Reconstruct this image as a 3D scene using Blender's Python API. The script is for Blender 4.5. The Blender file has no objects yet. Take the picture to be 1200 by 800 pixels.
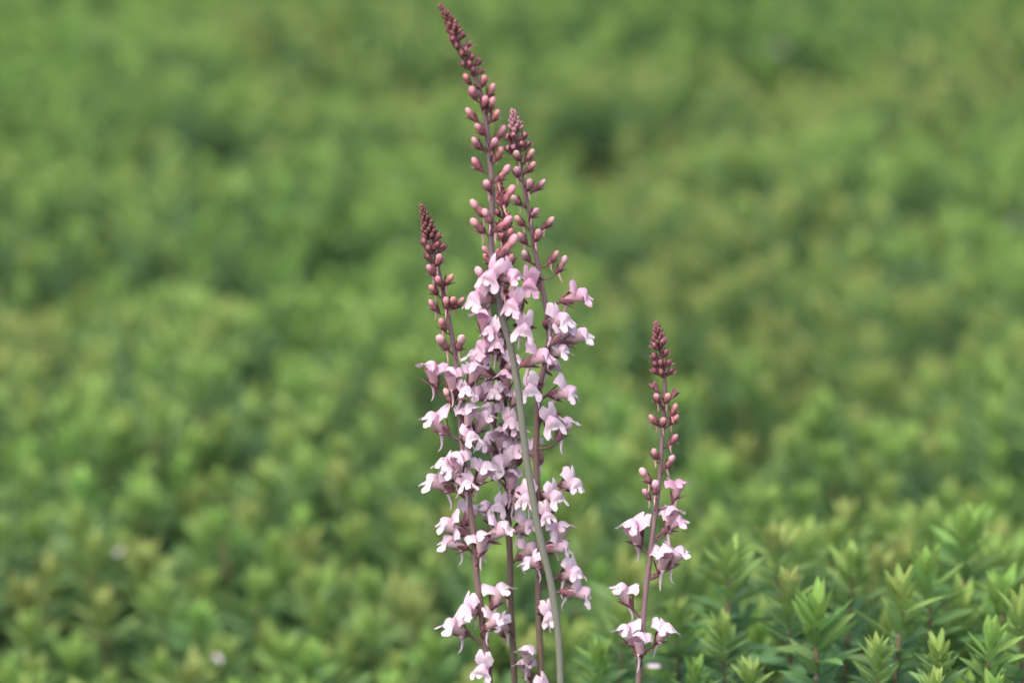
import bpy, math, random
import numpy as np
from mathutils import Vector, Matrix, Euler, noise

rng = random.Random(11)
S = bpy.context.scene
COL = S.collection
MM = 0.001

# ------------------------------------------------------------------ camera
PITCH = math.radians(15.0)
LENS, FOCUS = 150.0, 1.67
PC = Vector((0, 0, 0.563))                       # the flower spikes cross the optical axis here
FWD = Vector((0, math.cos(PITCH), -math.sin(PITCH)))
UP = Vector((0, math.sin(PITCH), math.cos(PITCH)))
RIGHT = Vector((1, 0, 0))
CAM = PC - FWD * FOCUS
cd = bpy.data.cameras.new('camera')
cam = bpy.data.objects.new('camera', cd)
COL.objects.link(cam)
cam.location = CAM
cam.rotation_euler = (math.pi / 2 - PITCH, 0, 0)
cd.lens, cd.sensor_width = LENS, 36.0
cd.clip_start, cd.clip_end = 0.05, 400
cd.dof.use_dof = True
cd.dof.focus_distance = FOCUS
cd.dof.aperture_fstop = 6.2
S.camera = cam

# ------------------------------------------------------------------ sky, sun, exposure
SUN_EL, SUN_AZ = math.radians(58), math.radians(215)   # soft light from behind the camera's left shoulder
w = bpy.data.worlds.new('World'); S.world = w; w.use_nodes = True
nt = w.node_tree
sky = nt.nodes.new('ShaderNodeTexSky')
sky.sky_type = 'NISHITA'; sky.sun_disc = False
sky.sun_elevation, sky.sun_rotation = SUN_EL, SUN_AZ
sky.air_density, sky.dust_density, sky.ozone_density = 1.0, 6.0, 0.6
bg = nt.nodes['Background']; bg.inputs[1].default_value = 0.15
nt.links.new(sky.outputs[0], bg.inputs[0])
sl = bpy.data.lights.new('sun', 'SUN'); sl.energy = 0.6; sl.angle = math.radians(90); sl.color = (1, 0.97, 0.92)
sun = bpy.data.objects.new('sun', sl); COL.objects.link(sun)
sd = Vector((math.sin(SUN_AZ) * math.cos(SUN_EL), math.cos(SUN_AZ) * math.cos(SUN_EL), math.sin(SUN_EL)))
sun.rotation_euler = sd.to_track_quat('Z', 'Y').to_euler()
S.view_settings.view_transform = 'Standard'
S.view_settings.look = 'None'
S.view_settings.exposure = 1.38
S.view_settings.gamma = 1.0
S.render.engine = 'CYCLES'
S.cycles.use_denoising = True
S.cycles.adaptive_threshold = 0.02
S.cycles.max_bounces = 5
S.cycles.diffuse_bounces = 3
S.cycles.glossy_bounces = 2
S.cycles.transmission_bounces = 4

K = 36.0 / LENS / 1200.0                          # tangent per photo pixel
def ray(px, py):
    return FWD + RIGHT * ((px - 600) * K) + UP * ((400 - py) * K)
def at(px, py, Y=0.0):                            # where a pixel's ray meets the upright plane y = Y
    d = ray(px, py); return CAM + d * ((Y - CAM.y) / d.y)
def at_z(px, py, Z):
    d = ray(px, py); return CAM + d * ((Z - CAM.z) / d.z)
def proj(p):
    v = Vector(p) - CAM; z = v.dot(FWD)
    return 600 + v.dot(RIGHT) / z / K, 400 - v.dot(UP) / z / K, z

# ------------------------------------------------------------------ materials
def new_mat(name):
    m = bpy.data.materials.new(name); m.use_nodes = True
    n = m.node_tree; n.nodes.clear()
    return m, n
def N(n, t, **kw):
    x = n.nodes.new(t)
    for k, v in kw.items(): setattr(x, k, v)
    return x
def mixc(n, fac, a, b, bt='MIX'):
    x = N(n, 'ShaderNodeMix', data_type='RGBA', blend_type=bt)
    for i, v in ((0, fac), (6, a), (7, b)):
        if hasattr(v, 'node'): n.links.new(v, x.inputs[i])
        elif i == 0: x.inputs[0].default_value = v
        else: x.inputs[i].default_value = (*v, 1)
    return x.outputs[2]
def math_n(n, op, a, b=0.0):
    x = N(n, 'ShaderNodeMath', operation=op)
    for i, v in ((0, a), (1, b)):
        if hasattr(v, 'node'): n.links.new(v, x.inputs[i])
        else: x.inputs[i].default_value = v
    return x.outputs[0]
def tint_sep(n):
    a = N(n, 'ShaderNodeAttribute', attribute_name='tint')
    s = N(n, 'ShaderNodeSeparateColor'); n.links.new(a.outputs['Color'], s.inputs[0])
    return s.outputs[0], s.outputs[1], s.outputs[2], a.outputs['Alpha']
def noise_n(n, scale, detail=2, coord='Object'):
    tc = N(n, 'ShaderNodeTexCoord')
    x = N(n, 'ShaderNodeTexNoise'); x.inputs['Scale'].default_value = scale; x.inputs['Detail'].default_value = detail
    n.links.new(tc.outputs[coord], x.inputs['Vector'])
    return x.outputs[0]
def finish(n, color, rough=0.5, spec=0.4, trans=0.0, tcol=None, bump=None, bstr=0.2, bdist=0.0003):
    o = N(n, 'ShaderNodeOutputMaterial')
    p = N(n, 'ShaderNodeBsdfPrincipled')
    p.inputs['Roughness'].default_value = rough
    p.inputs['Specular IOR Level'].default_value = spec
    if hasattr(color, 'node'): n.links.new(color, p.inputs['Base Color'])
    else: p.inputs['Base Color'].default_value = (*color, 1)
    if bump is not None:
        b = N(n, 'ShaderNodeBump'); b.inputs['Strength'].default_value = bstr; b.inputs['Distance'].default_value = bdist
        n.links.new(bump, b.inputs['Height']); n.links.new(b.outputs[0], p.inputs['Normal'])
    out = p.outputs[0]
    if trans > 0:
        t = N(n, 'ShaderNodeBsdfTranslucent')
        n.links.new(tcol if tcol is not None else color, t.inputs[0])
        m = N(n, 'ShaderNodeMixShader'); m.inputs[0].default_value = trans
        n.links.new(out, m.inputs[1]); n.links.new(t.outputs[0], m.inputs[2]); out = m.outputs[0]
    n.links.new(out, o.inputs[0])

def mat_leaf():
    m, n = new_mat('leaf_green')
    age, lr, rib, sr = tint_sep(n)
    old = mixc(n, lr, (0.084, 0.192, 0.094), (0.120, 0.235, 0.090))
    young = mixc(n, sr, (0.238, 0.410, 0.090), (0.315, 0.425, 0.118))
    c = mixc(n, age, old, young)
    # reddish tips of the youngest leaves on some shoots
    red = math_n(n, 'MULTIPLY', math_n(n, 'POWER', age, 3.0), math_n(n, 'MULTIPLY', math_n(n, 'POWER', sr, 2.0), 0.26))
    c = mixc(n, red, c, (0.30, 0.17, 0.085))
    c = mixc(n, math_n(n, 'MULTIPLY', rib, 0.3), c, (0.17, 0.24, 0.10))
    nz = noise_n(n, 240, 3)
    c = mixc(n, math_n(n, 'MULTIPLY', nz, 0.35), c, mixc(n, 0.5, c, (0.06, 0.14, 0.07)))
    oi = N(n, 'ShaderNodeObjectInfo')
    hs = N(n, 'ShaderNodeHueSaturation')
    n.links.new(math_n(n, 'ADD', 0.49, math_n(n, 'MULTIPLY', oi.outputs['Random'], 0.02)), hs.inputs['Hue'])
    n.links.new(math_n(n, 'ADD', 0.88, math_n(n, 'MULTIPLY', oi.outputs['Random'], 0.22)), hs.inputs['Value'])
    n.links.new(c, hs.inputs['Color'])
    c = hs.outputs[0]
    finish(n, c, 0.60, 0.25, 0.34, mixc(n, 0.5, c, (0.15, 0.30, 0.07)), nz, 0.15)
    return m
def mat_shoot_stem():
    m, n = new_mat('shoot_stem')
    c = mixc(n, noise_n(n, 90, 3), (0.095, 0.048, 0.032), (0.12, 0.10, 0.05))
    finish(n, c, 0.6, 0.3); return m
def mat_petal():
    m, n = new_mat('petal')
    r, g, b, a = tint_sep(n)
    oi = N(n, 'ShaderNodeObjectInfo')
    deep = mixc(n, 1.0, oi.outputs['Color'], (0.95, 0.58, 0.80), 'MULTIPLY')
    c = mixc(n, math_n(n, 'MULTIPLY', r, 0.75), oi.outputs['Color'], deep)
    c = mixc(n, math_n(n, 'MULTIPLY', g, 0.6), c, (0.50, 0.30, 0.20))     # brownish tube shade of the plant itself
    vein = N(n, 'ShaderNodeTexWave'); vein.inputs['Scale'].default_value = 260; vein.inputs['Distortion'].default_value = 3
    tc = N(n, 'ShaderNodeTexCoord'); n.links.new(tc.outputs['Object'], vein.inputs['Vector'])
    c = mixc(n, math_n(n, 'MULTIPLY', vein.outputs[1], 0.22), c, (0.52, 0.34, 0.52))
    finish(n, c, 0.65, 0.15, 0.3, None, noise_n(n, 600, 3), 0.55, 0.0004)
    return m
def mat_bud():
    m, n = new_mat('bud_skin')
    r, g, b, a = tint_sep(n)
    oi = N(n, 'ShaderNodeObjectInfo')
    c = mixc(n, r, mixc(n, 1.0, oi.outputs['Color'], (0.44, 0.27, 0.31), 'MULTIPLY'), oi.outputs['Color'])
    c = mixc(n, math_n(n, 'MULTIPLY', g, 0.55), c, (0.86, 0.66, 0.60))
    nz = noise_n(n, 500, 3)
    c = mixc(n, math_n(n, 'MULTIPLY', nz, 0.7), c, mixc(n, 1.0, c, (0.62, 0.36, 0.42), 'MULTIPLY'))
    finish(n, c, 0.7, 0.15, 0.12, None, nz, 0.7, 0.0004)
    return m
def mat_sepal():
    m, n = new_mat('sepal')
    oi = N(n, 'ShaderNodeObjectInfo')
    c = mixc(n, oi.outputs['Random'], (0.125, 0.040, 0.060), (0.230, 0.095, 0.120))
    c = mixc(n, math_n(n, 'MULTIPLY', noise_n(n, 600, 2), 0.4), c, (0.24, 0.13, 0.13))
    finish(n, c, 0.55, 0.25); return m
def mat_tip():
    m, n = new_mat('young_buds')
    r, g, b, a = tint_sep(n)
    oi = N(n, 'ShaderNodeObjectInfo')
    c = mixc(n, r, oi.outputs['Color'], mixc(n, 0.55, oi.outputs['Color'], (0.40, 0.20, 0.22)))
    c = mixc(n, math_n(n, 'MULTIPLY', noise_n(n, 900, 3), 0.5), c, mixc(n, 0.5, c, (0.06, 0.015, 0.02)))
    finish(n, c, 0.6, 0.2); return m
def mat_stem():
    m, n = new_mat('spike_stem')
    a = N(n, 'ShaderNodeAttribute', attribute_name='tint')
    nz = noise_n(n, 900, 3); n2 = noise_n(n, 130, 2)
    c = mixc(n, math_n(n, 'MULTIPLY', nz, 0.55), a.outputs['Color'], mixc(n, 1.0, a.outputs['Color'], (0.55, 0.52, 0.55), 'MULTIPLY'))
    c = mixc(n, math_n(n, 'MULTIPLY', n2, 0.25), c, (0.26, 0.22, 0.17))
    finish(n, c, 0.62, 0.25, bump=nz, bstr=0.3); return m
def mat_soil():
    m, n = new_mat('soil')
    nz = noise_n(n, 14, 6); n2 = noise_n(n, 120, 4)
    c = mixc(n, nz, (0.030, 0.020, 0.013), (0.085, 0.060, 0.040))
    c = mixc(n, math_n(n, 'MULTIPLY', n2, 0.5), c, (0.05, 0.037, 0.026))
    finish(n, c, 0.9, 0.1, bump=n2, bstr=0.8, bdist=0.01); return m
def mat_water():
    m, n = new_mat('water_drop')
    o = N(n, 'ShaderNodeOutputMaterial'); p = N(n, 'ShaderNodeBsdfPrincipled')
    p.inputs['Base Color'].default_value = (0.95, 0.97, 1, 1); p.inputs['Roughness'].default_value = 0.02
    p.inputs['IOR'].default_value = 1.33; p.inputs['Transmission Weight'].default_value = 1.0
    n.links.new(p.outputs[0], o.inputs[0]); return m
M = dict(leaf=mat_leaf(), sstem=mat_shoot_stem(), petal=mat_petal(), bud=mat_bud(), sepal=mat_sepal(),
         tip=mat_tip(), stem=mat_stem(), soil=mat_soil(), water=mat_water())

# ------------------------------------------------------------------ mesh helpers
class MB:
    """collects quads / tris with one 'tint' value per vertex"""
    def __init__(self): self.v, self.f, self.t = [], [], []
    def grid(self, rows, tints, close=False):
        b = len(self.v); m = len(rows[0])
        for r, tr in zip(rows, tints):
            self.v += [tuple(p) for p in r]; self.t += tr
        for i in range(len(rows) - 1):
            for j in range(m if close else m - 1):
                k = (j + 1) % m
                self.f.append((b + i * m + j, b + i * m + k, b + (i + 1) * m + k, b + (i + 1) * m + j))
    def mesh(self, name, mat):
        me = bpy.data.meshes.new(name)
        me.from_pydata(self.v, [], self.f)
        a = me.attributes.new('tint', 'FLOAT_COLOR', 'POINT')
        a.data.foreach_set('color', np.array(self.t, dtype=np.float32).ravel())
        me.polygons.foreach_set('use_smooth', [True] * len(me.polygons))
        me.materials.append(mat); me.update()
        return me
def obj(name, me, parent=None, color=None, mat=None, loc=None):
    o = bpy.data.objects.new(name, me); COL.objects.link(o)
    if parent is not None: o.parent = parent
    if mat is not None: o.matrix_local = mat
    if loc is not None: o.location = loc
    if color is not None: o.color = (*color, 1)
    return o
def tag(o, label, cat, group=None, kind=None):
    if label: o['label'] = label
    if cat: o['category'] = cat
    if group: o['group'] = group
    if kind: o['kind'] = kind
    return o
def tube(mb, pts, radii, n=8, tints=None, cap=True):
    rows, trs = [], []
    pts = [Vector(p) for p in pts]
    ref = Vector((0.13, 0.31, 0.94)).normalized()
    for i, p in enumerate(pts):
        d = (pts[min(i + 1, len(pts) - 1)] - pts[max(i - 1, 0)]).normalized()
        if i == 0: a = d.cross(ref if abs(d.dot(ref)) < 0.9 else Vector((1, 0.1, 0)))
        else: a = pa - d * pa.dot(d)
        a.normalize(); pa = a
        b = d.cross(a)
        r = radii[i] if hasattr(radii, '__len__') else radii
        rows.append([p + (a * math.cos(2 * math.pi * k / n) + b * math.sin(2 * math.pi * k / n)) * r for k in range(n)])
        trs.append([tints[i] if tints else (0, 0, 0, 1)] * n)
    if cap:
        rows = [[pts[0]] * n] + rows + [[pts[-1]] * n]
        trs = [trs[0]] + trs + [trs[-1]]
    mb.grid(rows, trs, True)
def petal(mb, base, tip, nrm, hw, curl=0.0, cup=0.0, prof='round', n=6, m=6, tint=lambda u, v: (0, 0, 0, 1), wob=0.0, r=rng):
    base, tip, nrm = Vector(base), Vector(tip), Vector(nrm)
    d = (tip - base); L = d.length; dn = d.normalized()
    nrm = (nrm - dn * nrm.dot(dn)).normalized(); side = dn.cross(nrm)
    rows, trs = [], []
    ph = r.random() * 6
    for i in range(n + 1):
        v = math.sin(math.pi / 2 * i / n) if prof == 'round' else i / n
        if prof == 'round': p = (v + 0.25) ** 0.6 / 1.14 * math.sqrt(max(0, 1 - v ** 3))
        else: p = max(0.0, math.sin(math.pi * (0.06 + 0.94 * v) ** 0.72)) ** 0.85
        c = base + d * v + nrm * (curl * v * v * L)
        row, tr = [], []
        for j in range(m + 1):
            u = -1 + 2 * j / m
            q = c + side * (u * hw * p) + nrm * (cup * u * u * p * hw) + nrm * (wob * hw * math.sin(3 * u + ph + 4 * v) * v)
            row.append(q); tr.append(tint(u, v))
        rows.append(row); trs.append(tr)
    mb.grid(rows, trs)
def ellipsoid(mb, c, rad, n=10, m=7, tint=(0, 0, 0, 1)):
    rows = []
    for i in range(m + 1):
        th = math.pi * i / m
        rows.append([(c[0] + rad[0] * math.sin(th) * math.cos(2 * math.pi * k / n),
                      c[1] + rad[1] * math.sin(th) * math.sin(2 * math.pi * k / n),
                      c[2] + rad[2] * math.cos(th)) for k in range(n)])
    mb.grid(rows, [[tint] * n for _ in rows], True)
def lathe_x(mb, prof, n=12, sy=1.0, bend=0.0, tint=lambda s: (0, 0, 0, 1), lobes=0.0):
    """profile of (x, r) turned about the x axis, bent upwards along its length"""
    rows, trs = [], []
    X = prof[-1][0]
    for i, (x, r) in enumerate(prof):
        s = x / X; zc = bend * s * s
        row = []
        for k in range(n):
            a = 2 * math.pi * k / n
            rr = r * (1 + lobes * s * abs(math.cos(a)) - lobes * s * 0.5)
            row.append((x, rr * sy * math.cos(a), zc + rr * math.sin(a)))
        rows.append(row); trs.append([tint(s)] * n)
    mb.grid(rows, trs, True)
def scaled(mb, s):
    mb.v = [(x * s, y * s, z * s) for x, y, z in mb.v]; return mb
# ------------------------------------------------------------------ the ground
def build_ground():
    mb = MB()
    ext = [-150, -60, -20, -8, -4] + [-2 + 0.1 * i for i in range(41)] + [4, 8, 20, 60, 150]
    rows = []
    for y in ext:
        rows.append([(x, y + 1, 0.012 * noise.noise(Vector((x * 6, y * 6, 0))) if abs(x) < 2.1 and abs(y) < 2.1 else 0) for x in ext])
    mb.grid(rows, [[(0, 0, 0, 1)] * len(ext) for _ in ext])
    g = obj('ground', mb.mesh('ground', M['soil'])); tag(g, None, None, kind='structure')
    g['label'] = 'dark brown soil under the bed of leafy shoots'
build_ground()

# ------------------------------------------------------------------ the bed of leafy shoots
CANOPY = 0.32
DIPS = [(545, 515, .055, .055), (690, 165, .09, .06), (865, 432, .085, .07), (935, 470, .06, .06), (1090, 375, .06, .045),
        (205, 590, .05, .04), (205, 165, .07, .045), (455, 75, .07, .045), (380, 70, .06, .04), (150, 735, .05, .03),
        (420, 640, .04, .03), (1010, 480, .05, .04), (60, 330, .08, .04), (960, 60, .09, .035), (300, 300, .07, .03)]
DIPS = [(at_z(px, py, CANOPY - .01), rad, dep) for px, py, rad, dep in DIPS]
def canopy(x, y):
    h = CANOPY + 0.026 * noise.noise(Vector((x * 4.0, y * 3.2, 3.1))) + 0.012 * noise.noise(Vector((x * 13, y * 11, 7.7)))
    # the bed swells up beside the single flower spike
    bx = 1 / (1 + math.exp(-(x - 0.07) / 0.03)); by = math.exp(-((y - 0.16) / 0.26) ** 4)
    h += 0.082 * bx * by
    for c, rad, dep in DIPS:
        q = ((x - c.x) ** 2 + (y - c.y) ** 2) / rad ** 2
        if q < 6: h -= dep * math.exp(-q)
    return h

def leaf_geo(mb, base, out, elev, L, W, age, lr, n, m, droop, sr, r):
    d = Vector((out.x * math.cos(elev), out.y * math.cos(elev), math.sin(elev)))
    nr = Vector((-out.x * math.sin(elev), -out.y * math.sin(elev), math.cos(elev)))
    petal(mb, base, Vector(base) + d * L, nr, W, curl=droop, cup=0.42, prof='leaf', n=n, m=m, wob=0.06, r=r,
          tint=lambda u, v: (min(1, age * (0.9 + 0.2 * v)), lr, max(0, 1 - abs(u) * 3) * (1 - v), sr))
def shoot_plan(r, N_, vigor=1.0):
    """leaves of one shoot, tip at the origin, going down: (base, out, elevation, length, half width, age, leaf random, droop)"""
    out = []
    H = r.uniform(0.055, 0.075) * vigor
    a = r.random() * 6.28
    for i in range(N_):
        t = i / (N_ - 1)                              # 0 lowest, 1 at the tip
        a += 2.39996 + r.uniform(-.45, .45)
        z = -H * (1 - t) ** 1.5 - 0.011 * vigor
        L = (0.0275 - 0.0150 * t ** 1.5) * vigor * r.uniform(.85, 1.15)
        W = L * (0.138 + 0.03 * t) * r.uniform(.9, 1.12)
        el = math.radians(10 + 56 * t ** 1.7 + r.uniform(-12, 12))
        age = max(0, min(1, (t - 0.28) / 0.60)) ** 1.1
        droop = 0.15 * (t ** .5) + r.uniform(-.12, .07) - 0.06 * (1 - t)
        o = Vector((math.cos(a), math.sin(a), 0))
        out.append((Vector((0, 0, z)) + o * 0.0012, o, el, L, W, age, r.random(), droop))
    return out, H
def shoot_foliage(seed, N_, n, m, vigor=1.0, sr=.5):
    r = random.Random(seed); plan, H = shoot_plan(r, N_, vigor)
    mb = MB()
    for b, o, el, L, W, age, lr, dr in plan: leaf_geo(mb, b, o, el, L, W, age, lr, n, m, dr, sr, r)
    return mb, H
def stem_mesh(h, seed):
    r = random.Random(seed); mb = MB()
    x = r.uniform(-.02, .02); y = r.uniform(-.02, .02)
    pts = [(x * (k / 4) ** 2, y * (k / 4) ** 2, -0.012 - (h - 0.012) * k / 4) for k in range(5)]
    tube(mb, pts, [.0009, .0013, .0015, .0016, .0018], 6)
    return mb.mesh('shoot_stem', M['sstem'])
NV = 9
TONES = (0.1, 0.6, 1.0)
TONE = (0, 1, 0, 1, 2, 1, 0, 1, 1)          # tone of each variant
FOL = [shoot_foliage(100 + i, 46, 4, 2, 0.92 + .04 * (i % 5), TONES[TONE[i]])[0] for i in range(NV)]
FOL_ME = [f.mesh('foliage', M['leaf']) for f in FOL]
LOW = [shoot_foliage(300 + i, 32, 3, 2, 1.0)[0] for i in range(8)]
OUTER = [shoot_foliage(400 + i, 22, 2, 2, 1.0)[0] for i in range(8)]
STEM_ME = [stem_mesh(0.33, 40 + i) for i in range(5)]
# leaf meshes shared by the sharp shoots, in unit pose: out = +x, flat; age classes x shape variants
LEAFV = {}
for ai, k, tn in [(a_, b_, c_) for a_ in range(7) for b_ in range(4) for c_ in range(3)]:
    if True:
        r = random.Random(900 + ai * 10 + k + tn * 100); mb = MB(); age = ai / 6
        leaf_geo(mb, (0, 0, 0), Vector((1, 0, 0)), 0.0, 1.0, (0.138 + 0.03 * age) * r.uniform(.95, 1.2), age, r.random(), 6, 4,
                 [-.16, -.04, .06, .14][k] + .05 * age, TONES[tn], r)
        LEAFV[ai, k, tn] = mb.mesh('leaf', M['leaf'])

SHOOT_GROUP = ('green tipped shoots of the low bed', 'yellow green tipped shoots of the low bed', 'reddish tipped shoots of the low bed')
SHOOT_LABEL = ('small leafy shoot in the low bed with a plain fresh green tip',
               'small leafy shoot in the low bed with a pale yellow green tip',
               'small leafy shoot in the low bed with a reddish flushed tip')
def place_shoot(pos, rz, tilt, sc, vi, fine, label=None):
    e = obj('leafy_shoot', None)
    e.empty_display_size = 0.01
    e.matrix_world = Matrix.Translation(pos) @ Euler((tilt[0], tilt[1], rz)).to_matrix().to_4x4() @ Matrix.Scale(sc, 4)
    tag(e, label or SHOOT_LABEL[TONE[vi % NV]], 'plant', None if label else SHOOT_GROUP[TONE[vi % NV]])
    # the stem runs from the tip down into the soil
    st = obj('stem', STEM_ME[vi % 5], e)
    st.scale = (1, 1, (pos.z + 0.012) / sc / 0.33)
    if fine:
        r = random.Random(5000 + vi * 77 + int(abs(pos.x) * 1e5))
        plan, H = shoot_plan(r, 46, 1.0)
        for b, o, el, L, W, age, lr, dr in plan:
            k = 0 if dr < -.05 else 1 if dr < .03 else 2 if dr < .1 else 3
            lm = Matrix.Translation(b) @ Matrix.Rotation(math.atan2(o.y, o.x), 4, 'Z') @ Matrix.Rotation(-el + r.uniform(-.16, .16), 4, 'Y') @ Matrix.Rotation(r.uniform(-.45, .45), 4, 'X') @ Matrix.Scale(L * r.uniform(.8, 1.1), 4)
            obj('leaf', LEAFV[round(age * 6), k, TONE[vi % NV]], e, mat=lm)
    else:
        f = obj('foliage', FOL_ME[vi % NV], e); f['kind'] = 'stuff'
    return e

def build_bed():
    r = random.Random(4)
    # shoots that stand out sharply in the photograph: tip pixel, depth, size, label
    special = [
        (957, 686, .055, 1.30, 'sharp leafy shoot on a bare reddish stem with a dew drop at its foot'),
        (1062, 668, .085, 1.25, None), (1085, 640, .12, 1.15, None), (852, 628, .13, 1.2, None), (922, 668, .09, .95, None),
        (1000, 634, .16, 1.15, None), (1136, 592, .18, 1.35, None), (1030, 742, .035, .85, None), (1100, 745, .02, .9, None),
        (1165, 724, .04, 1.1, None), (1092, 786, .0, .8, None), (1165, 788, .0, .9, None), (1196, 690, .06, 1.1, None),
        (905, 610, .2, 1.1, None), (845, 720, .08, .9, None), (700, 745, .10, .95, None), (790, 700, .13, 1.0, None),
        (735, 700, .15, 1.0, None), (815, 770, .06, .8, None), (880, 770, .045, .85, None)]
    placed = []
    specials = []
    for px, py, Y, sc, lab in special:
        p = at(px, py, Y); specials.append((p, sc * .76, lab)); placed.append((p.x, p.y))
    pts = []
    sp = 0.0320
    row = 0; y = -0.55
    while y < 2.6:
        hwid = 0.12 * (y + 1.62) + 0.42
        x = -hwid + (row % 2) * sp / 2
        while x < hwid:
            qx = x + r.uniform(-.42, .42) * sp; qy = y + r.uniform(-.42, .42) * sp
            x += sp
            if any((qx - a) ** 2 + (qy - b) ** 2 < .023 ** 2 for a, b in placed): continue
            if r.random() < 0.05: continue
            if any(r.random() < .4 * math.exp(-2.2 * ((qx - c.x) ** 2 + (qy - c.y) ** 2) / rad ** 2) for c, rad, dep in DIPS if dep > .04): continue
            z = canopy(qx, qy) + r.gauss(0, 0.010)
            # the canopy just behind and in front of the spikes stays under the picture's lower edge
            if qy < 0.03:
                pz = at(600, 812, qy).z
                if z > pz: z = pz - r.uniform(0, .03)
            pts.append((qx, qy, z))
        y += sp * 0.87; row += 1
    # the bed goes on at both sides and behind
    n_in = len(pts)
    r2 = random.Random(77); y = -0.55
    while y < 4.6:
        inner = 0.12 * (y + 1.62) + 0.42 if y < 2.6 else -1; outer = 0.21 * (y + 1.62) + 0.50; x = -outer
        while x < outer:
            if abs(x) > inner:
                qx, qy = x + r2.uniform(-.4, .4) * sp, y + r2.uniform(-.4, .4) * sp
                pts.append((qx, qy, canopy(qx, qy) + r2.gauss(0, .01) - (.06 if qy < .03 and qx > 0 else 0)))
            x += sp * 1.4
        y += sp * 1.3
    vis = []
    for i, p in enumerate(pts):
        a, b, d = proj(p)
        if -15 < a < 1215 and -10 < b < 830: vis.append((d, i))
    vis.sort()
    single = [i for d, i in vis[:300 - len(specials)]]
    dist = {i: d for d, i in vis}
    for k, (p, sc, lab) in enumerate(specials):
        place_shoot(p, r.random() * 6.28, (r.uniform(-.1, .1), r.uniform(-.1, .1)), sc, k, True, lab)
    nf = 0
    for k, i in enumerate(single):
        p = Vector(pts[i])
        fine = dist[i] < 2.10
        nf += fine
        place_shoot(p, r.random() * 6.28, (r.uniform(-.2, .2), r.uniform(-.2, .2)), r.uniform(.82, 1.12), k, fine)
    print('SHOOTS', len(pts), 'visible', len(vis), 'fine', nf)
    # everything else: one mass of shoots
    ss = set(single)
    V, F, T = [], [], []; off = 0
    arr = [(np.array(m.v, dtype=np.float32), np.array(m.f, dtype=np.int32), np.array(m.t, dtype=np.float32)) for m in LOW]
    arr2 = [(np.array(m.v, dtype=np.float32), np.array(m.f, dtype=np.int32), np.array(m.t, dtype=np.float32)) for m in OUTER]
    sm = MB(); tube(sm, [(0, 0, -.012), (.004, .003, -.10), (.01, .006, -.30)], [.0009, .0014, .0018], 3, cap=False)
    sv = np.array(sm.v, dtype=np.float32); sf = np.array(sm.f, dtype=np.int32)
    SV, SF = [], []; so = 0
    for i, p in enumerate(pts):
        if i in ss: continue
        v, f, t = (arr if i < n_in else arr2)[r.randrange(8)]
        R = np.array(Euler((r.uniform(-.22, .22), r.uniform(-.22, .22), r.random() * 6.28)).to_matrix(), dtype=np.float32) * (r.uniform(.86, 1.18) if i < n_in else r.uniform(1.2, 1.5))
        pp = np.array(p, dtype=np.float32)
        V.append(v @ R.T + pp); F.append(f + off); off += len(v)
        t = t.copy(); t[:, 3] = min(1, max(0, .5 + .7 * noise.noise(Vector((p[0] * 3.5, p[1] * 2.6, 9))) + r.uniform(-.35, .35))); T.append(t)
        SV.append(sv @ R.T + pp); SF.append(sf + so); so += len(sv)
    def big(name, V, F, T, mat):
        V = np.concatenate(V); F = np.concatenate(F)
        me = bpy.data.meshes.new(name)
        me.vertices.add(len(V)); me.vertices.foreach_set('co', V.ravel())
        me.loops.add(F.size); me.loops.foreach_set('vertex_index', F.ravel())
        me.polygons.add(len(F)); me.polygons.foreach_set('loop_start', np.arange(0, F.size, 4, dtype=np.int32))
        me.polygons.foreach_set('loop_total', np.full(len(F), 4, dtype=np.int32))
        me.polygons.foreach_set('use_smooth', np.ones(len(F), dtype=bool))
        if T is not None:
            a = me.attributes.new('tint', 'FLOAT_COLOR', 'POINT'); a.data.foreach_set('color', np.concatenate(T).ravel())
        me.materials.append(mat); me.update(); me.validate()
        print(name, len(F) * 2, 'tris'); return me
    g = obj('ground_cover', big('ground_cover', V, F, T, M['leaf']))
    tag(g, 'soft mass of leafy green shoots filling the bed far behind the flower spikes', 'ground cover', kind='stuff')
    s = obj('stems', big('stems', SV, SF, None, M['sstem']), g); s['kind'] = 'stuff'
build_bed()

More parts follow.
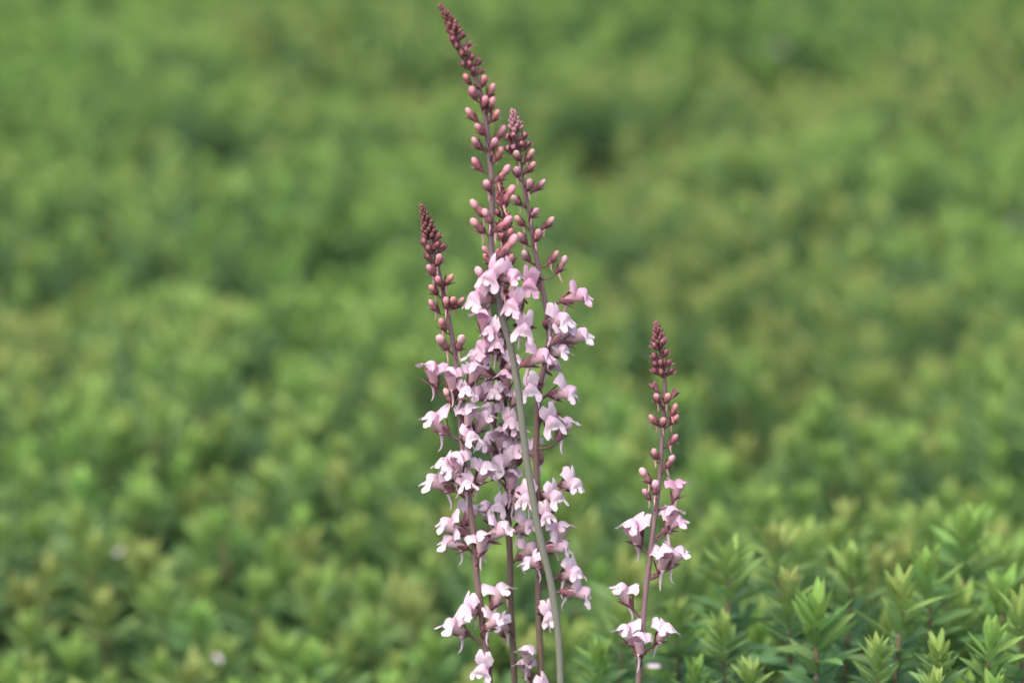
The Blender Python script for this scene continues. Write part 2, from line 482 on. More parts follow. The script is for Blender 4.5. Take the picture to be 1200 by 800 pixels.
# ------------------------------------------------------------------ flowers and buds (shared meshes, millimetres)
PT = lambda u, v: (0.0, 0, 0, 1)
def flower_meshes(seed):
    r = random.Random(seed); j = lambda a: r.uniform(-a, a)
    out = {}
    mb = MB()   # tube of the corolla
    lathe_x(mb, [(-1.4, .4), (-.8, 1.05), (.4, 1.4), (1.8, 1.5), (3.4, 1.75), (4.6, 2.15), (5.6, 2.35)], 12, .92, .25,
            lambda s: (0.25, min(.75, max(0, 1.0 - s)), 0, 1))
    out['tube'] = scaled(mb, MM).mesh('flower', M['petal'])
    def sheet(mb, nu, nv, fn, tint):
        rows, trs = [], []
        for i in range(nv + 1):
            v = i / nv
            amp = .05 + .22 * v * v
            rows.append([tuple(c + r.uniform(-amp, amp) for c in fn(-1 + 2 * k / nu, v)) for k in range(nu + 1)]); trs.append([tint(-1 + 2 * k / nu, v) for k in range(nu + 1)])
        mb.grid(rows, trs)
    mb = MB()   # two erect lobes, notched between, sides folded back
    h1, h2, lean, fold, wl = 4.6 + j(.7), 4.6 + j(.7), j(.7), 1.5 + j(.6), 2.7 + j(.4)
    p1, p2 = r.random() * 6, r.random() * 6
    def up(u, v):
        hgt = (h1 if u < 0 else h2) * (.42 + .66 * max(0, math.cos((abs(u) - .40) / .60 * 1.45)) ** .8 - .16 * math.exp(-(u / .12) ** 2))
        y = u * (1.7 + (wl - 1.7) * math.sin(min(1, v * 1.25) * math.pi / 2)) + (.35 * u) * v
        x = 3.9 + .9 * math.sin(v * 2.0) - fold * abs(u) ** 1.6 * (.35 + .65 * v) + lean * v * v + .25 * math.sin(3 * u + p1 + 3 * v) * v - .9 * v ** 3
        return (x, y, 1.3 + hgt * v - .5 * abs(u) ** 2)
    sheet(mb, 12, 6, up, lambda u, v: (.45 * (1 - v), 0, 0, 1))
    out['upper_lip'] = scaled(mb, MM).mesh('upper_lip', M['petal'])
    mb = MB()   # swollen palate running down into three spreading lobes
    lw, le, lc, lf = 4.5 + j(.5), 1.0 + j(.1), .92 + j(.14), j(.5)
    def low(u, v):
        ed = (lc if abs(u) < .3 else le) * (1 - .40 * math.exp(-((abs(u) - .34) / .085) ** 2) - .42 * max(0, abs(u) - .72) ** 1.3 / .19)
        q = v * (ed if v > .45 else 1.0) if v > .45 else v
        if v > .45: q = .45 + (v - .45) / .55 * max(.06, (ed - .42))
        wd = 1.5 + .9 * math.sin(min(1, q / .4) * math.pi / 2) + (lw - 2.4) * max(0, (q - .35) / .62) ** .8
        bulge = math.sin(min(1, q / .62) * math.pi) ** .9 * (1 - .55 * u * u) * (1 - .16 * math.exp(-(u / .16) ** 2))
        x = 4.7 + 1.6 * bulge + 3.7 * q * (1 - .55 * abs(u) ** 1.5) + lf * max(0, q - .5) + .35 * max(0, q - .5) * math.sin(5 * u + p2)
        z = 2.6 + .5 * bulge - 1.2 * abs(u) ** 1.6 - 5.6 * q ** 1.3 + 2.0 * max(0, q - .66)
        return (x, u * wd, z)
    sheet(mb, 18, 12, low, lambda u, v: (max(0, 1 - abs(v - .22) / .35) * .85 * (1 - .4 * abs(u)), 0, 0, 1))
    out['lower_lip'] = scaled(mb, MM).mesh('lower_lip', M['petal'])
    mb = MB()
    a, b = j(.8), j(.7)
    pts = [(.4, 0, -.9), (-.7, b * .1, -2.2), (-1.9 + a * .3, b * .3, -3.9), (-2.8 + a * .7, b * .6, -5.5), (-3.1 + a, b, -7.0), (-2.7 + a * 1.3, b * 1.3, -8.3)]
    tube(mb, pts, [.95, .78, .56, .42, .30, .14], 8, tints=[(.1, .35, 0, 1), (.1, .25, 0, 1), (0, .1, 0, 1), (0, 0, 0, 1), (0, 0, 0, 1), (0, 0, 0, 1)])
    out['spur'] = scaled(mb, MM).mesh('spur', M['petal'])
    out['calyx'] = calyx_mesh(r, 4.4, 3.3, 1.2, .78, -1.5)
    return out
def calyx_mesh(r, L, flare, rad=1.25, w=.62, x0=0.0):
    mb = MB()
    lathe_x(mb, [(-.9, .32), (-.5, .9), (.1, 1.25 * rad / 1.25), (.9, rad * 1.16), (1.0, rad * 1.0)], 10, 1, 0)
    for k in range(5):
        a = 2 * math.pi * (k + .25) / 5 + r.uniform(-.15, .15)
        c, s = math.cos(a), math.sin(a)
        fl = flare * r.uniform(.75, 1.25)
        petal(mb, (.2, rad * 1.05 * c, rad * 1.05 * s), (L * r.uniform(.85, 1.1), fl * c, fl * s), (-.4, c, s), w, curl=.12, cup=-.3, prof='leaf', n=4, m=2, r=r)
    mb.v = [(x + x0, y, z) for x, y, z in mb.v]
    return scaled(mb, MM).mesh('calyx', M['sepal'])
FLW = [flower_meshes(20 + i) for i in range(7)]
def bud_meshes(seed, stage):
    r = random.Random(seed); out = {}
    mb = MB()
    nk = 14
    if stage == 'o':      # about to open: long club with a folded two-lobed head
        P = [(-.3, .4), (.5, 1.25), (2.0, 1.6), (4.2, 1.4), (5.6, 1.28), (6.4, 1.42), (7.2, 1.85), (8.5, 1.95), (9.6, 1.6), (10.2, 1.0), (10.4, .05)]
    elif stage == 'm':
        P = [(-.3, .4), (.4, 1.0), (1.4, 1.2), (2.8, 1.18), (3.8, 1.2), (4.4, 1.4), (5.3, 1.52), (6.2, 1.3), (6.8, .8), (7.0, .05)]
    else:
        P = [(-.2, .4), (.4, .85), (1.3, 1.1), (2.3, 1.12), (3.0, .95), (3.5, .5), (3.6, .05)]
    X = P[-1][0]; bend = r.uniform(.02, .13) * X; rows, trs = [], []
    for x, rad in P:
        q = x / X; row, tr = [], []
        hd = min(1, max(0, (q - .55) / .2))
        for k in range(nk):
            a = 2 * math.pi * k / nk
            groove = 1 - .20 * hd * math.exp(-((a - math.pi / 2) / .35) ** 2) - .22 * hd * math.exp(-((a - 3 * math.pi / 2) / .5) ** 2) + .05 * math.cos(5 * a + seed)
            row.append((x - .8 * hd * max(0, -math.sin(a)) * rad * .5, rad * groove * math.cos(a) * .95 + r.uniform(-.09, .09), bend * q * q + rad * groove * math.sin(a) + r.uniform(-.09, .09)))
            streak = .5 + .5 * math.cos(4 * a + seed)
            tr.append((min(1, max(0, q * 1.5 - .35)) * (1 - .35 * streak * (1 - hd)), (.55 * max(0, 1 - abs(q - .45) * 3) * streak + max(0, q - .78) * 1.0) * (1 if stage != 's' else .5), 0, 1))
        rows.append(row); trs.append(tr)
    mb.grid(rows, trs, True)
    out['body'] = scaled(mb, MM).mesh('bud', M['bud'])
    if stage != 's':
        mb = MB(); L = 6.0 if stage == 'o' else 4.0
        tube(mb, [(.9, 0, -.6), (-.4, 0, -.3 * L), (-1.6, .1, -.62 * L), (-2.3, .2, -L)], [.75, .55, .36, .10], 7, tints=[(.6, .2, 0, 1), (.8, .4, 0, 1), (1, .6, 0, 1), (1, .7, 0, 1)])
        out['spur'] = scaled(mb, MM).mesh('spur', M['bud'])
    out['calyx'] = calyx_mesh(r, *{'o': (4.8, 2.8, 1.3, .8), 'm': (4.8, 2.5, 1.12, .85), 's': (4.0, 1.9, .98, .8)}[stage])
    return out
BUD = {s: [bud_meshes(60 + i * 7 + ord(s), s) for i in range(4)] for s in 'oms'}
def bract_mesh(i):
    r = random.Random(i); mb = MB()
    petal(mb, (0, 0, 0), (4.6, 0, 1.4 + r.uniform(-1.2, 1.2)), (0, 0, 1), .5, curl=r.uniform(-.3, .3), cup=.3, prof='leaf', n=5, m=2, r=r)
    return scaled(mb, MM).mesh('bract', M['sepal'])
BRACT = [bract_mesh(i) for i in range(5)]

# ------------------------------------------------------------------ the flower spikes
def catmull(P, sub=4):
    out = []
    for i in range(len(P) - 1):
        p0, p1, p2, p3 = P[max(i - 1, 0)], P[i], P[i + 1], P[min(i + 2, len(P) - 1)]
        for k in range(sub):
            t = k / sub
            out.append(0.5 * ((2 * p1) + (p2 - p0) * t + (2 * p0 - 5 * p1 + 4 * p2 - p3) * t * t + (3 * p1 - p0 - 3 * p2 + p3) * t ** 3))
    out.append(P[-1]); return out
def lerp3(a, b, t): return tuple(x + (y - x) * t for x, y in zip(a, b))

class Spike:
    def __init__(s, label, pix, Y, r_top, r_low, cols, tip_end, tip_w, tip_col, base_x, lean=0.0, young=0.5, seed=0):
        s.r = random.Random(seed); s.pix = pix; s.Y = Y; s.lean = lean; s.young = young; s.bn = 0
        s.ylist = [p[1] for p in pix]; s.xlist = [p[0] for p in pix]
        P = [at(x, y, s.depth(y)) for x, y in pix]
        last = P[-1]; d = (P[-1] - P[-3]).normalized()
        NS = 36
        for k in range(1, NS + 1):
            f = k / NS
            P.append(Vector((last.x + d.x / abs(d.z) * last.z * f * (1 - f * .45), last.y + 0.01 * f, last.z * (1 - f) - (.004 if k == NS else 0))))
        base = P[-1]
        s.root = obj('flower_spike', None, loc=(base.x, base.y, 0)); s.root.empty_display_size = .03
        tag(s.root, label, 'flower', 'pink flower spikes')
        s.off = Vector((base.x, base.y, 0))
        C = catmull(P, 3)
        rad, tin = [], []
        for p in C:
            py = proj(p)[1]
            f = min(1, max(0, (py - pix[0][1]) / 420)); rr = r_top + (r_low - r_top) * f ** .7
            if py > 800: rr *= 1 + min(.3, (py - 800) / 2500)
            rad.append(rr * MM * (1 + .05 * s.r.uniform(-1, 1)))
            col = cols[-1][1]
            for (y0, c0), (y1, c1) in zip(cols, cols[1:]):
                if py <= y1: col = lerp3(c0, c1, min(1, max(0, (py - y0) / (y1 - y0)))); break
            tin.append((*col, 1))
        mb = MB(); tube(mb, [p - s.off for p in C], rad, 10, tin)
        obj('stem', mb.mesh('spike_stem', M['stem']), s.root)
        s.tip(tip_end, tip_w, tip_col)
        s.low_leaves(P)
    def depth(s, py): return s.Y + s.lean * (py - 400) / 400 * .02
    def sx(s, py): return float(np.interp(py, s.ylist, s.xlist))
    def tip(s, yend, wid, col):
        """tight cone of unopened buds"""
        mb = MB(); y0 = s.ylist[0]; n = int((yend - y0) * 1.35); a = 0
        for i in range(n):
            t = i / n; py = y0 - 1 + (yend - y0 + 3) * t
            c = at(s.sx(py), py, s.depth(py)) - s.off
            R = wid * .334 * MM * .5 * (.10 + .9 * t ** .75); a += 2.39996
            o = Vector((math.cos(a), math.sin(a), 0))
            L = (1.5 + 1.7 * t) * MM; d = (o * (.35 + .45 * t) + Vector((0, 0, .8))).normalized()
            b = c + o * R * .45
            q = s.r.uniform(.8, 1.2)
            tube(mb, [b - d * L * .2, b + d * L * .25, b + d * L * .7, b + d * L], [L * .16 * q, L * .33 * q, L * .30 * q, L * .06], 6,
                 tints=[(0, 0, 0, 1), (.1, 0, 0, 1), (s.r.random() * .6, 0, 0, 1), (s.r.random(), 0, 0, 1)])
            if i % 2 == 0:
                petal(mb, b - d * L * .2, b + d * L * 1.15 + o * L * .35, o, L * .16, curl=.1, cup=-.3, prof='leaf', n=3, m=2, r=s.r)
        o = obj('bud_tip', mb.mesh('bud_tip', M['tip']), s.root, color=col); o['kind'] = 'stuff'
    def low_leaves(s, P):
        top = at(600, 860, s.Y).z
        for k in range(9):
            z = top * (1 - k / 10); 
            i = min(range(len(P)), key=lambda q: abs(P[q].z - z)); 
            p0, p1 = (P[i], P[i - 1]) if P[i].z <= z else (P[min(i + 1, len(P) - 1)], P[i])
            f = (z - p0.z) / max(1e-6, p1.z - p0.z); c = p0.lerp(p1, min(1, max(0, f))) - s.off
            mb = MB(); a = k * 2.4
            o = Vector((math.cos(a), math.sin(a), 0))
            petal(mb, c, c + o * .022 + Vector((0, 0, .014)), (0, 0, 1), .0013, curl=-.15, cup=.3, prof='leaf', n=5, m=2, tint=lambda u, v: (.1, .2, 0, .2), r=s.r)
            obj('leaf', mb.mesh('leaf', M['leaf']), s.root)
    def place(s, px, py, reach, center, pitch, az=None, back=False, drop=18, yawj=.3, roll=.25, maxsin=.985):
        """centre of the bloom at a pixel; returns flower matrix (in root space) and the pedicel's foot on the stem"""
        dx = px - s.sx(py)
        q = dx / (reach * 2.99)
        if abs(q) > maxsin: sn = math.copysign(maxsin, q); hor = abs(dx) / 2.99
        else: sn = q; hor = reach
        cs = math.sqrt(1 - sn * sn) * (-1 if back else 1)
        Yt = s.depth(py) - cs * reach * MM
        c = at(px, py, Yt)
        aa = math.atan2(sn, cs) if az is None else math.radians(az)
        aa += s.r.uniform(-yawj, yawj)
        f = Vector((math.sin(aa), -math.cos(aa), 0))
        R = Matrix.Rotation(math.atan2(f.y, f.x), 4, 'Z') @ Matrix.Rotation(-pitch - s.r.uniform(-.2, .2), 4, 'Y') @ Matrix.Rotation(s.r.uniform(-roll, roll), 4, 'X')
        o = c - (R @ (Vector(center) * MM)) - s.off
        ya = py + drop + max(0, hor - reach) * 1.2
        foot = at(s.sx(ya), ya, s.depth(ya)) - s.off
        return Matrix.Translation(o) @ R, foot
    def pedicel(s, par, mat, foot, r0=.42, r1=.5):
        inv = mat.inverted(); a = inv @ foot; b = Vector((-1.6 * MM if par.name.startswith('flower') else -.6 * MM, 0, 0))
        ctl = b + Vector((-1, 0, -.15)) * (a - b).length * .45
        mb = MB()
        pts = [a * (1 - t) ** 2 + ctl * 2 * t * (1 - t) + b * t * t for t in (0, .2, .4, .6, .8, 1)]
        tube(mb, pts, [r0 * MM * 1.3, r0 * MM, r0 * MM, r0 * MM, r1 * MM, r1 * MM * 1.3], 6, tints=[(.135, .06, .075, 1)] * 6)
        obj('pedicel', mb.mesh('pedicel', M['stem']), par)
        br = obj('bract', BRACT[s.r.randrange(5)], par)
        d = (b - a).normalized(); wd = (mat.to_3x3() @ d)
        hz = Vector((wd.x, wd.y, 0)).normalized()
        Rw = Matrix.Rotation(math.atan2(hz.y, hz.x) + s.r.uniform(-.5, .5), 4, 'Z') @ Matrix.Rotation(s.r.uniform(-.5, .2), 4, 'Y')
        br.matrix_local = Matrix.Translation(a) @ (mat.to_3x3().inverted().to_4x4()) @ Rw
    def flower(s, px, py, az=None, back=False, pink=None, sc=1.0, pitch=None, drop=None):
        r = s.r
        v = FLW[r.randrange(len(FLW))]; sc *= 1.2
        if pitch is None: pitch = r.uniform(.3, .8)
        if pitch >= .7: pitch = min(1.25, pitch + .3)
        m, foot = s.place(px, py, 4.0 + 4.6 * math.cos(pitch), (4.6 * sc, 0, 1.5 * sc), pitch, az, back, drop if drop else 15 + 19 * math.sin(pitch))
        pk = pink if pink is not None else max(0.0, min(1, s.young - (py - 330) / 420))
        pk = min(1, max(0, pk + r.uniform(-.12, .12)))
        col = lerp3((.69, .605, .668), (.68, .40, .53), pk)
        M4 = m @ Matrix.Scale(sc, 4)
        f = obj('flower', v['tube'], s.root, lerp3(col, (.62, .42, .47), .35), M4)
        for k in ('upper_lip', 'lower_lip', 'spur'): p = obj(k, v[k], f, col)
        q = Vector((.4, 0, -.9)) * MM                # the spur hangs down however far the flower tips up
        p.matrix_local = Matrix.Translation(q) @ Matrix.Rotation(pitch - .35, 4, 'Y') @ Matrix.Scale(.8, 4) @ Matrix.Translation(-q)
        obj('calyx', v['calyx'], f)
        s.pedicel(f, M4, foot)
    def bud(s, st, px, py, az=None, back=False, sc=1.0, col=None, pitch=None, spur=1.0):
        r = s.r; v = BUD[st][r.randrange(4)]
        sc0 = sc
        reach, cen, pt, drop = {'o': (7.5, 5.5, .75, 17), 'm': (5.6, 3.8, .85, 13), 's': (3.2, 2.0, .9, 8)}[st]
        m, foot = s.place(px, py, reach, (cen * sc, 0, .3), pitch if pitch is not None else pt, az, back, drop, .25, .2)
        c = col or {'o': (.70, .36, .42), 'm': (.55, .21, .26), 's': (.27, .09, .12)}[st]
        c = lerp3(c, (.66, .46, .48), .18); sc *= .88
        c = tuple(min(1, x * r.uniform(.88, 1.12)) for x in c)
        M4 = m @ Matrix.Scale(sc, 4)
        b = obj('bud', v['body'], s.root, c, M4)
        if 'spur' in v: obj('spur', v['spur'], b, lerp3(c, (.8, .6, .6), .1 + .3 * (spur - .5))).scale = (spur,) * 3
        obj('calyx', v['calyx'], b)
        s.pedicel(b, M4, foot, .3, .36)

PURP = (.150, .085, .098); MAUVE = (.215, .135, .160); GREYG = (.165, .178, .150); BROWN = (.135, .090, .078)
# --- tallest spike, bare grey-green lower stem in front of the others
A = Spike('tallest pink flower spike with nodding dark red tip and bare grey green lower stem',
          [(516, 9), (527, 27), (535, 44), (545, 62), (552, 78), (558, 93), (563, 110), (568, 130), (571, 155), (573, 180), (576, 205), (577, 230), (576, 255), (575, 280),
           (576, 300), (579, 325), (584, 355), (590, 378), (597, 400), (603, 430), (609, 470), (613, 505), (618, 545), (624, 580), (630, 615), (637, 648), (645, 680), (650, 710), (654, 740), (656, 770), (657, 800)],
          -0.016, .58, 1.42, [(0, PURP), (120, MAUVE), (230, MAUVE), (330, (.165, .135, .140)), (420, GREYG), (900, (.17, .19, .15))], 40, 15, (.105, .034, .032), 0.03, lean=.2, young=.75, seed=1)
for p in [(531, 45), (542, 40), (535, 53), (549, 51), (541, 62), (546, 58), (553, 66), (543, 74), (561, 71), (550, 74), (554, 81), (563, 82)]: A.bud('s', *p, sc=.95)
for p in [(547, 91), (567, 93)]: A.bud('m', *p, sc=.85, spur=.4)
for p in [(554, 107), (576, 104), (568, 118), (576, 120), (551, 132), (581, 134), (561, 150), (588, 153), (579, 167), (558, 166), (585, 178), (558, 190)]:
    A.bud('m', *p, sc=1.03, col=(.66, .30, .34), spur=.5)
A.bud('o', 592, 202, sc=.92); A.bud('m', 571, 216, sc=1.15, col=(.74, .38, .42)); A.bud('o', 597, 226); A.bud('o', 558, 243); A.bud('o', 570, 252, az=-30, sc=.8)
A.bud('o', 558, 264); A.bud('o', 592, 262, sc=1.05); A.bud('o', 598, 285, sc=1.15, col=(.82, .50, .60)); A.bud('o', 563, 322, col=(.82, .47, .54)); A.bud('m', 583, 298, back=True)
A.flower(577, 319, az=-18, pink=.62, sc=1.1, pitch=.1, drop=24); A.flower(560, 345, az=-62, pink=.6, sc=1.1, pitch=.15); A.flower(598, 319, az=48, pink=.6, pitch=.15)
A.flower(602, 352, az=-20, pink=.45, pitch=.05, drop=26); A.flower(614, 381, az=12, pink=.25, sc=1.08, pitch=.1); A.flower(632, 413, az=72, pink=.5, sc=1.05)

# --- spike partly hidden behind the tallest
D = Spike('flower spike with its tip hidden behind the tallest one and an upright brown stem',
          [(585, 214), (589, 240), (591, 270), (591, 300), (590, 340), (588, 380), (588, 410), (590, 450), (592, 480), (594, 520), (595, 560), (596, 620), (598, 660), (598, 700), (601, 750), (603, 800)],
          0.020, .55, 1.32, [(200, PURP), (400, PURP), (650, BROWN), (900, BROWN)], 242, 12, (.16, .035, .045), 0.01, young=.35, seed=2)
for p in [(583, 248), (594, 252), (597, 262), (586, 262)]: D.bud('s', *p)
for p in [(588, 275), (598, 273), (570, 293), (571, 302), (589, 300), (599, 303), (588, 314), (596, 316)]: D.bud('m', *p, sc=.95, col=(.58, .24, .27))
D.bud('o', 599, 340, sc=.9, col=(.66, .34, .36)); D.bud('o', 590, 332, sc=.9, col=(.62, .3, .33))
D.flower(568, 371, az=-40, pink=.85, pitch=1.1); D.flower(570, 401, az=-58, pink=.35, sc=1.12, pitch=.2); D.flower(583, 404, az=10, pink=.4, sc=.8)
D.flower(560, 416, az=-110, pink=.1, back=True); D.flower(563, 428, az=-70, pink=.5); D.flower(593, 438, az=-10, pink=.5, sc=.85, pitch=.8); D.flower(563, 456, az=-65, pink=.35)
D.flower(581, 458, az=-40, pink=.1, sc=.85); D.flower(603, 460, az=30, pink=.3, sc=.8, pitch=.8); D.flower(587, 508, az=-20, pink=.3, pitch=.95); D.flower(568, 519, az=-60, pink=.2, sc=.9)
D.flower(589, 536, az=-42, pink=.05, sc=1.15, pitch=.1); D.flower(600, 557, az=5, pink=.3, pitch=.9); D.flower(573, 594, az=-55, pink=.2, pitch=.9); D.flower(586, 590, az=-10, pink=.1, sc=.9)
D.flower(601, 590, az=150, pink=.1, back=True, sc=.8); D.flower(617, 612, az=40, pink=.15, sc=1.0); D.flower(619, 640, az=60, pink=.15, sc=.95); D.flower(586, 728, az=-60, pink=.1, sc=.85); D.flower(603, 525, az=40, pink=.2)
for q in [(576, 478, -50), (604, 500, 30), (580, 549, -45), (607, 574, 35), (601, 420, 30), (577, 386, -40), (598, 492, 10)]: D.flower(q[0], q[1], az=q[2], pink=.2, sc=.92)
D.bud('o', 594, 692, sc=.7, col=(.62, .42, .24), pitch=1.2); D.bud('m', 588, 740, sc=.9)

# --- left spike
C = Spike('shorter pink flower spike with blunt dark tip leaning beside the tallest stem',
          [(494, 243), (500, 262), (506, 285), (512, 310), (518, 335), (523, 360), (528, 385), (532, 410), (536, 440), (538, 470), (540, 500), (544, 540), (549, 580), (553, 610), (556, 640), (558, 670), (563, 710), (567, 740), (571, 770), (574, 800)],
          0.002, .6, 1.38, [(240, PURP), (420, MAUVE), (640, (.18, .11, .115)), (900, BROWN)], 279, 20, (.092, .040, .034), -0.01, young=.55, seed=3)
for p in [(497, 282), (513, 276), (502, 290), (519, 288), (502, 300), (512, 286)]: C.bud('s', *p, sc=1.1)
for p in [(514, 303), (504, 315), (514, 328), (507, 338), (527, 326), (507, 356), (523, 353), (530, 352), (539, 353), (518, 378)]: C.bud('m', *p, sc=1.0, col=(.62, .28, .32))
C.bud('o', 518, 400, sc=1.05, col=(.72, .36, .38)); C.bud('o', 540, 401, sc=1.05, col=(.74, .38, .42)); C.bud('o', 524, 462, sc=.8, col=(.72, .42, .42))
C.flower(509, 431, az=-58, pink=.7, pitch=.9); C.flower(530, 438, az=-12, pink=.5, pitch=.95); C.flower(553, 432, az=45, pink=.4, pitch=.8)
C.flower(511, 489, az=-70, pink=.15, sc=1.1, pitch=.55); C.flower(548, 480, az=18, pink=.15, pitch=.8, sc=1.05); C.flower(564, 488, az=68, pink=.15, pitch=.7)
C.flower(538, 536, az=-12, pink=.15, sc=1.05, pitch=.75); C.flower(529, 549, az=-50, pink=.08, pitch=.5); C.flower(511, 560, az=-78, pink=.05, sc=1.1, pitch=.45); C.flower(567, 547, az=42, pink=.15, sc=1.1, pitch=.7)
C.flower(550, 597, az=165, back=True, pink=.1); C.flower(527, 611, az=-66, pink=.1, sc=1.08, pitch=.5); C.flower(529, 631, az=-75, pink=.1, pitch=.3, sc=.95); C.flower(561, 630, az=20, pink=.1, pitch=.9); C.flower(585, 616, az=70, pink=.1, sc=1.15, pitch=.6)
C.flower(548, 710, az=-40, pink=.05, pitch=.5); C.flower(533, 729, az=-75, pink=.05, sc=1.08, pitch=.45); C.flower(583, 690, az=58, pink=.1, pitch=.7, sc=1.05); C.flower(578, 723, az=70, pink=.1, sc=.9)
for q in [(550, 508, 30), (523, 540, -50), (546, 565, 20), (545, 456, 35)]: C.flower(q[0], q[1], az=q[2], pink=.2, sc=.9)
C.flower(566, 780, az=-5, pink=.1, sc=1.05, pitch=-.2, drop=-18)

# --- spike behind, right of the tallest
B = Spike('flower spike with pale pinkish grey tip and widely spaced white flowers',
          [(601, 132), (606, 160), (609, 185), (613, 215), (619, 245), (623, 270), (627, 295), (633, 325), (638, 350), (642, 375), (643, 395), (640, 420), (634, 445), (630, 470), (629, 500), (628, 530), (629, 560), (631, 600), (632, 640), (631, 680), (631, 720), (633, 760), (634, 800)],
          0.008, .55, 1.32, [(130, MAUVE), (300, MAUVE), (480, (.155, .085, .09)), (650, BROWN), (900, (.14, .105, .065))], 153, 16, (.30, .165, .18), 0.02, young=.5, seed=4)
for p in [(596, 160), (602, 158), (614, 158), (611, 168), (618, 168), (596, 173), (602, 172)]: B.bud('s', *p, col=(.46, .22, .25), sc=1.0)
GB = (.66, .40, .42)
for p in [(606, 181), (622, 180), (623, 194), (606, 200), (620, 215), (634, 215), (604, 233), (627, 248), (644, 259), (608, 257), (630, 274), (611, 277), (616, 298), (650, 299)]: B.bud('m', *p, col=GB, sc=1.0)
B.bud('o', 660, 308, sc=.85, col=(.72, .44, .44))
B.flower(621, 329, az=-25, pink=.95, pitch=.0, drop=26); B.flower(678, 342, az=78, pink=.75, pitch=.35); B.flower(656, 370, az=38, pink=.05, sc=1.08, pitch=.1); B.flower(658, 386, az=120, pink=.1, sc=.85)
B.flower(678, 389, az=70, pink=.05, pitch=.35); B.flower(648, 424, az=150, back=True, pink=0, sc=.9, pitch=-.2); B.flower(665, 455, az=72, pink=.0, pitch=.2, sc=1.05); B.flower(622, 452, az=-8, pink=0, pitch=-.15, drop=-6)
B.flower(645, 490, az=28, pink=.1, sc=1.1, pitch=.0); B.flower(661, 495, az=125, pink=0, sc=.95); B.flower(622, 521, az=-130, back=True, pink=.2)
B.flower(617, 580, az=-15, pink=0, pitch=-.1, sc=1.05, drop=-8); B.flower(649, 577, az=35, pink=.05, pitch=.05); B.flower(672, 563, az=62, pink=0, pitch=.3); B.flower(655, 618, az=55, pink=.05, pitch=.75); B.flower(656, 636, az=110, pink=0, pitch=.2)
B.flower(671, 667, az=45, pink=.1, pitch=.15, sc=1.03); B.flower(682, 690, az=72, pink=.1, pitch=.1, sc=1.03); B.flower(643, 719, az=25, pink=.05, sc=.95, pitch=0); B.flower(618, 762, az=-30, pink=.05, pitch=.7, sc=.9); B.flower(617, 777, az=-25, pink=.1, pitch=.9, sc=.95); B.flower(638, 803, az=20, pink=.05, pitch=.4)
B.flower(656, 407, az=60, pink=0, sc=.85); B.flower(640, 601, az=20, pink=.05, sc=.85)
B.flower(622, 655, az=-70, pink=.1, sc=.8)

# --- single spike standing apart
E = Spike('small single pink flower spike standing apart with purple red tip',
          [(769, 380), (772, 400), (776, 425), (779, 445), (779, 465), (778, 490), (776, 515), (775, 535), (773, 560), (770, 585), (767, 610), (764, 630), (761, 660), (758, 680), (755, 710), (753, 740), (750, 770), (748, 800)],
          0.0, .55, 1.22, [(380, PURP), (520, MAUVE), (700, MAUVE), (900, (.19, .12, .12))], 402, 14, (.135, .055, .056), 0.13, young=.85, seed=5)
for p in [(767, 404), (776, 400), (767, 416), (780, 412), (768, 425), (783, 424), (774, 424), (775, 435), (768, 433), (786, 434), (767, 451), (791, 459)]: E.bud('s', *p, sc=1.05)
for p in [(770, 465), (782, 465), (790, 478), (765, 490), (777, 493), (791, 490), (790, 513), (767, 530)]: E.bud('m', *p, sc=.95, col=(.66, .30, .36))
E.bud('o', 786, 540, sc=.85, col=(.74, .36, .46)); E.bud('o', 755, 556, sc=.92, col=(.80, .47, .54)); E.bud('o', 768, 570, sc=.9, col=(.80, .40, .52)); E.bud('o', 757, 578, sc=.7)
E.flower(792, 568, az=72, pink=1.0, sc=.85, pitch=.7); E.flower(744, 616, az=-35, pink=.4, sc=1.22, pitch=.8); E.flower(784, 600, az=40, pink=.5, pitch=.9); E.flower(790, 608, az=70, pink=.5, sc=.9, pitch=.5)
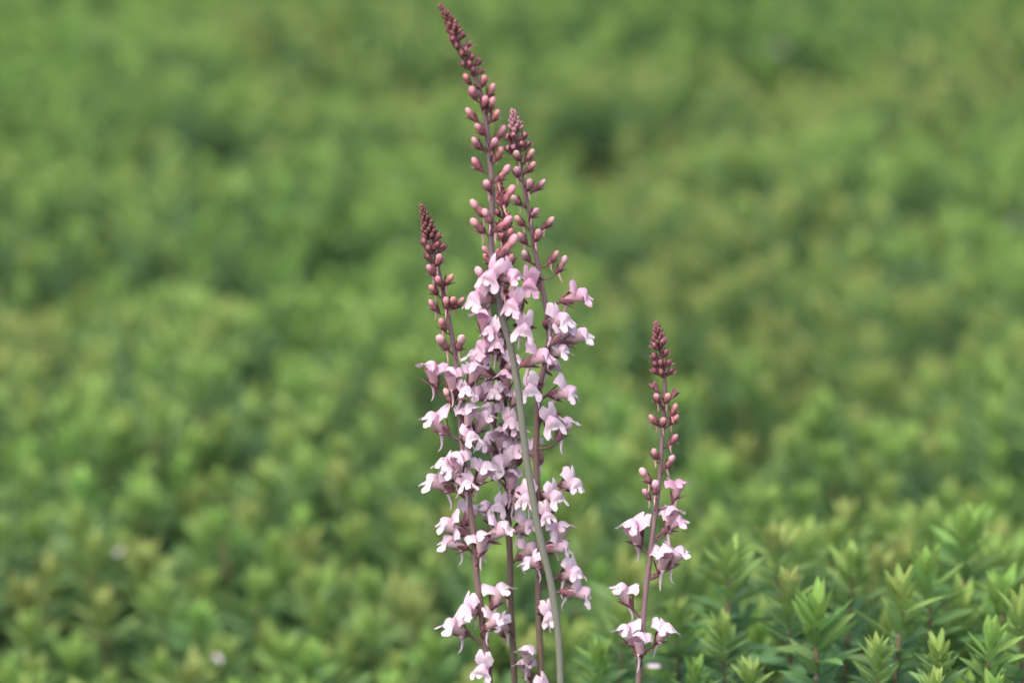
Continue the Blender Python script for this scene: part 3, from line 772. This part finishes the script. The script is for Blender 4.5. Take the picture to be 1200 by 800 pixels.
E.flower(777, 647, az=22, pink=.15, pitch=.75, sc=1.18); E.flower(792, 646, az=70, pink=.15, pitch=.6); E.flower(733, 690, az=-72, pink=.1, pitch=.85); E.flower(736, 737, az=-50, pink=.1, pitch=.75); E.flower(751, 748, az=-8, pink=.1, pitch=.9, sc=1.02); E.flower(778, 735, az=48, pink=.05, pitch=.7, sc=1.05)

# ------------------------------------------------------------------ fallen petals, added glint spots and dew drops on the leaves
def small_things():
    bpy.context.view_layer.update()
    dg = bpy.context.evaluated_depsgraph_get()
    def hit(px, py):
        ok, loc, nr, *_ = S.ray_cast(dg, CAM, ray(px, py).normalized())
        return (loc, nr) if ok else (None, None)
    r = random.Random(8)
    pm = MB()
    petal(pm, (-.0028, 0, 0), (.0028, 0, .0004), (0, 0, 1), .0021, curl=.15, cup=.4, wob=.2, r=r)
    pm = pm.mesh('petal_or_glint', M['petal'])
    for px, py, sc in [(140, 645, 1.3), (255, 772, 1.0), (766, 782, 1.1), (828, 410, 1.3), (912, 58, 1.3), (1190, 262, 1.0)]:  # last three: pale petal shapes added to imitate blurred glints on far leaves
        loc, nr = hit(px, py)
        if loc is None: continue
        o = obj('petal_or_glint', pm, None, (.60, .53, .62))
        toc = (CAM - loc).normalized()
        o.matrix_world = Matrix.Translation(loc + toc * .004) @ (toc * .6 + Vector((0, 0, 1))).to_track_quat('Z', 'X').to_matrix().to_4x4() @ Matrix.Rotation(r.random() * 6, 4, 'Z') @ Matrix.Scale(sc, 4)
        tag(o, 'pale fallen petal or added glint spot lying on the leaves of the green bed', 'petal', 'fallen petals on the leaves')
    dm = MB(); ellipsoid(dm, (0, 0, 0), (.0011, .0011, .0009), 14, 10); dm = dm.mesh('dew_drop', M['water'])
    for px, py, sc in [(957, 795, 1.2), (1083, 715, 1.1), (1044, 780, .7), (853, 763, .9), (893, 784, .8), (1020, 798, .7), (70, 632, 1.3), (30, 765, 1.2), (120, 798, 1.1)]:
        loc, nr = hit(px, py)
        if loc is None: continue
        o = obj('dew_drop', dm, None); o.matrix_world = Matrix.Translation(loc + (CAM - loc).normalized() * .0006) @ Matrix.Scale(sc, 4)
        tag(o, 'tiny clear dew drop glinting on a green leaf', 'water drop', 'dew drops on the leaves')
small_things()
print('OBJECTS', len(S.objects))
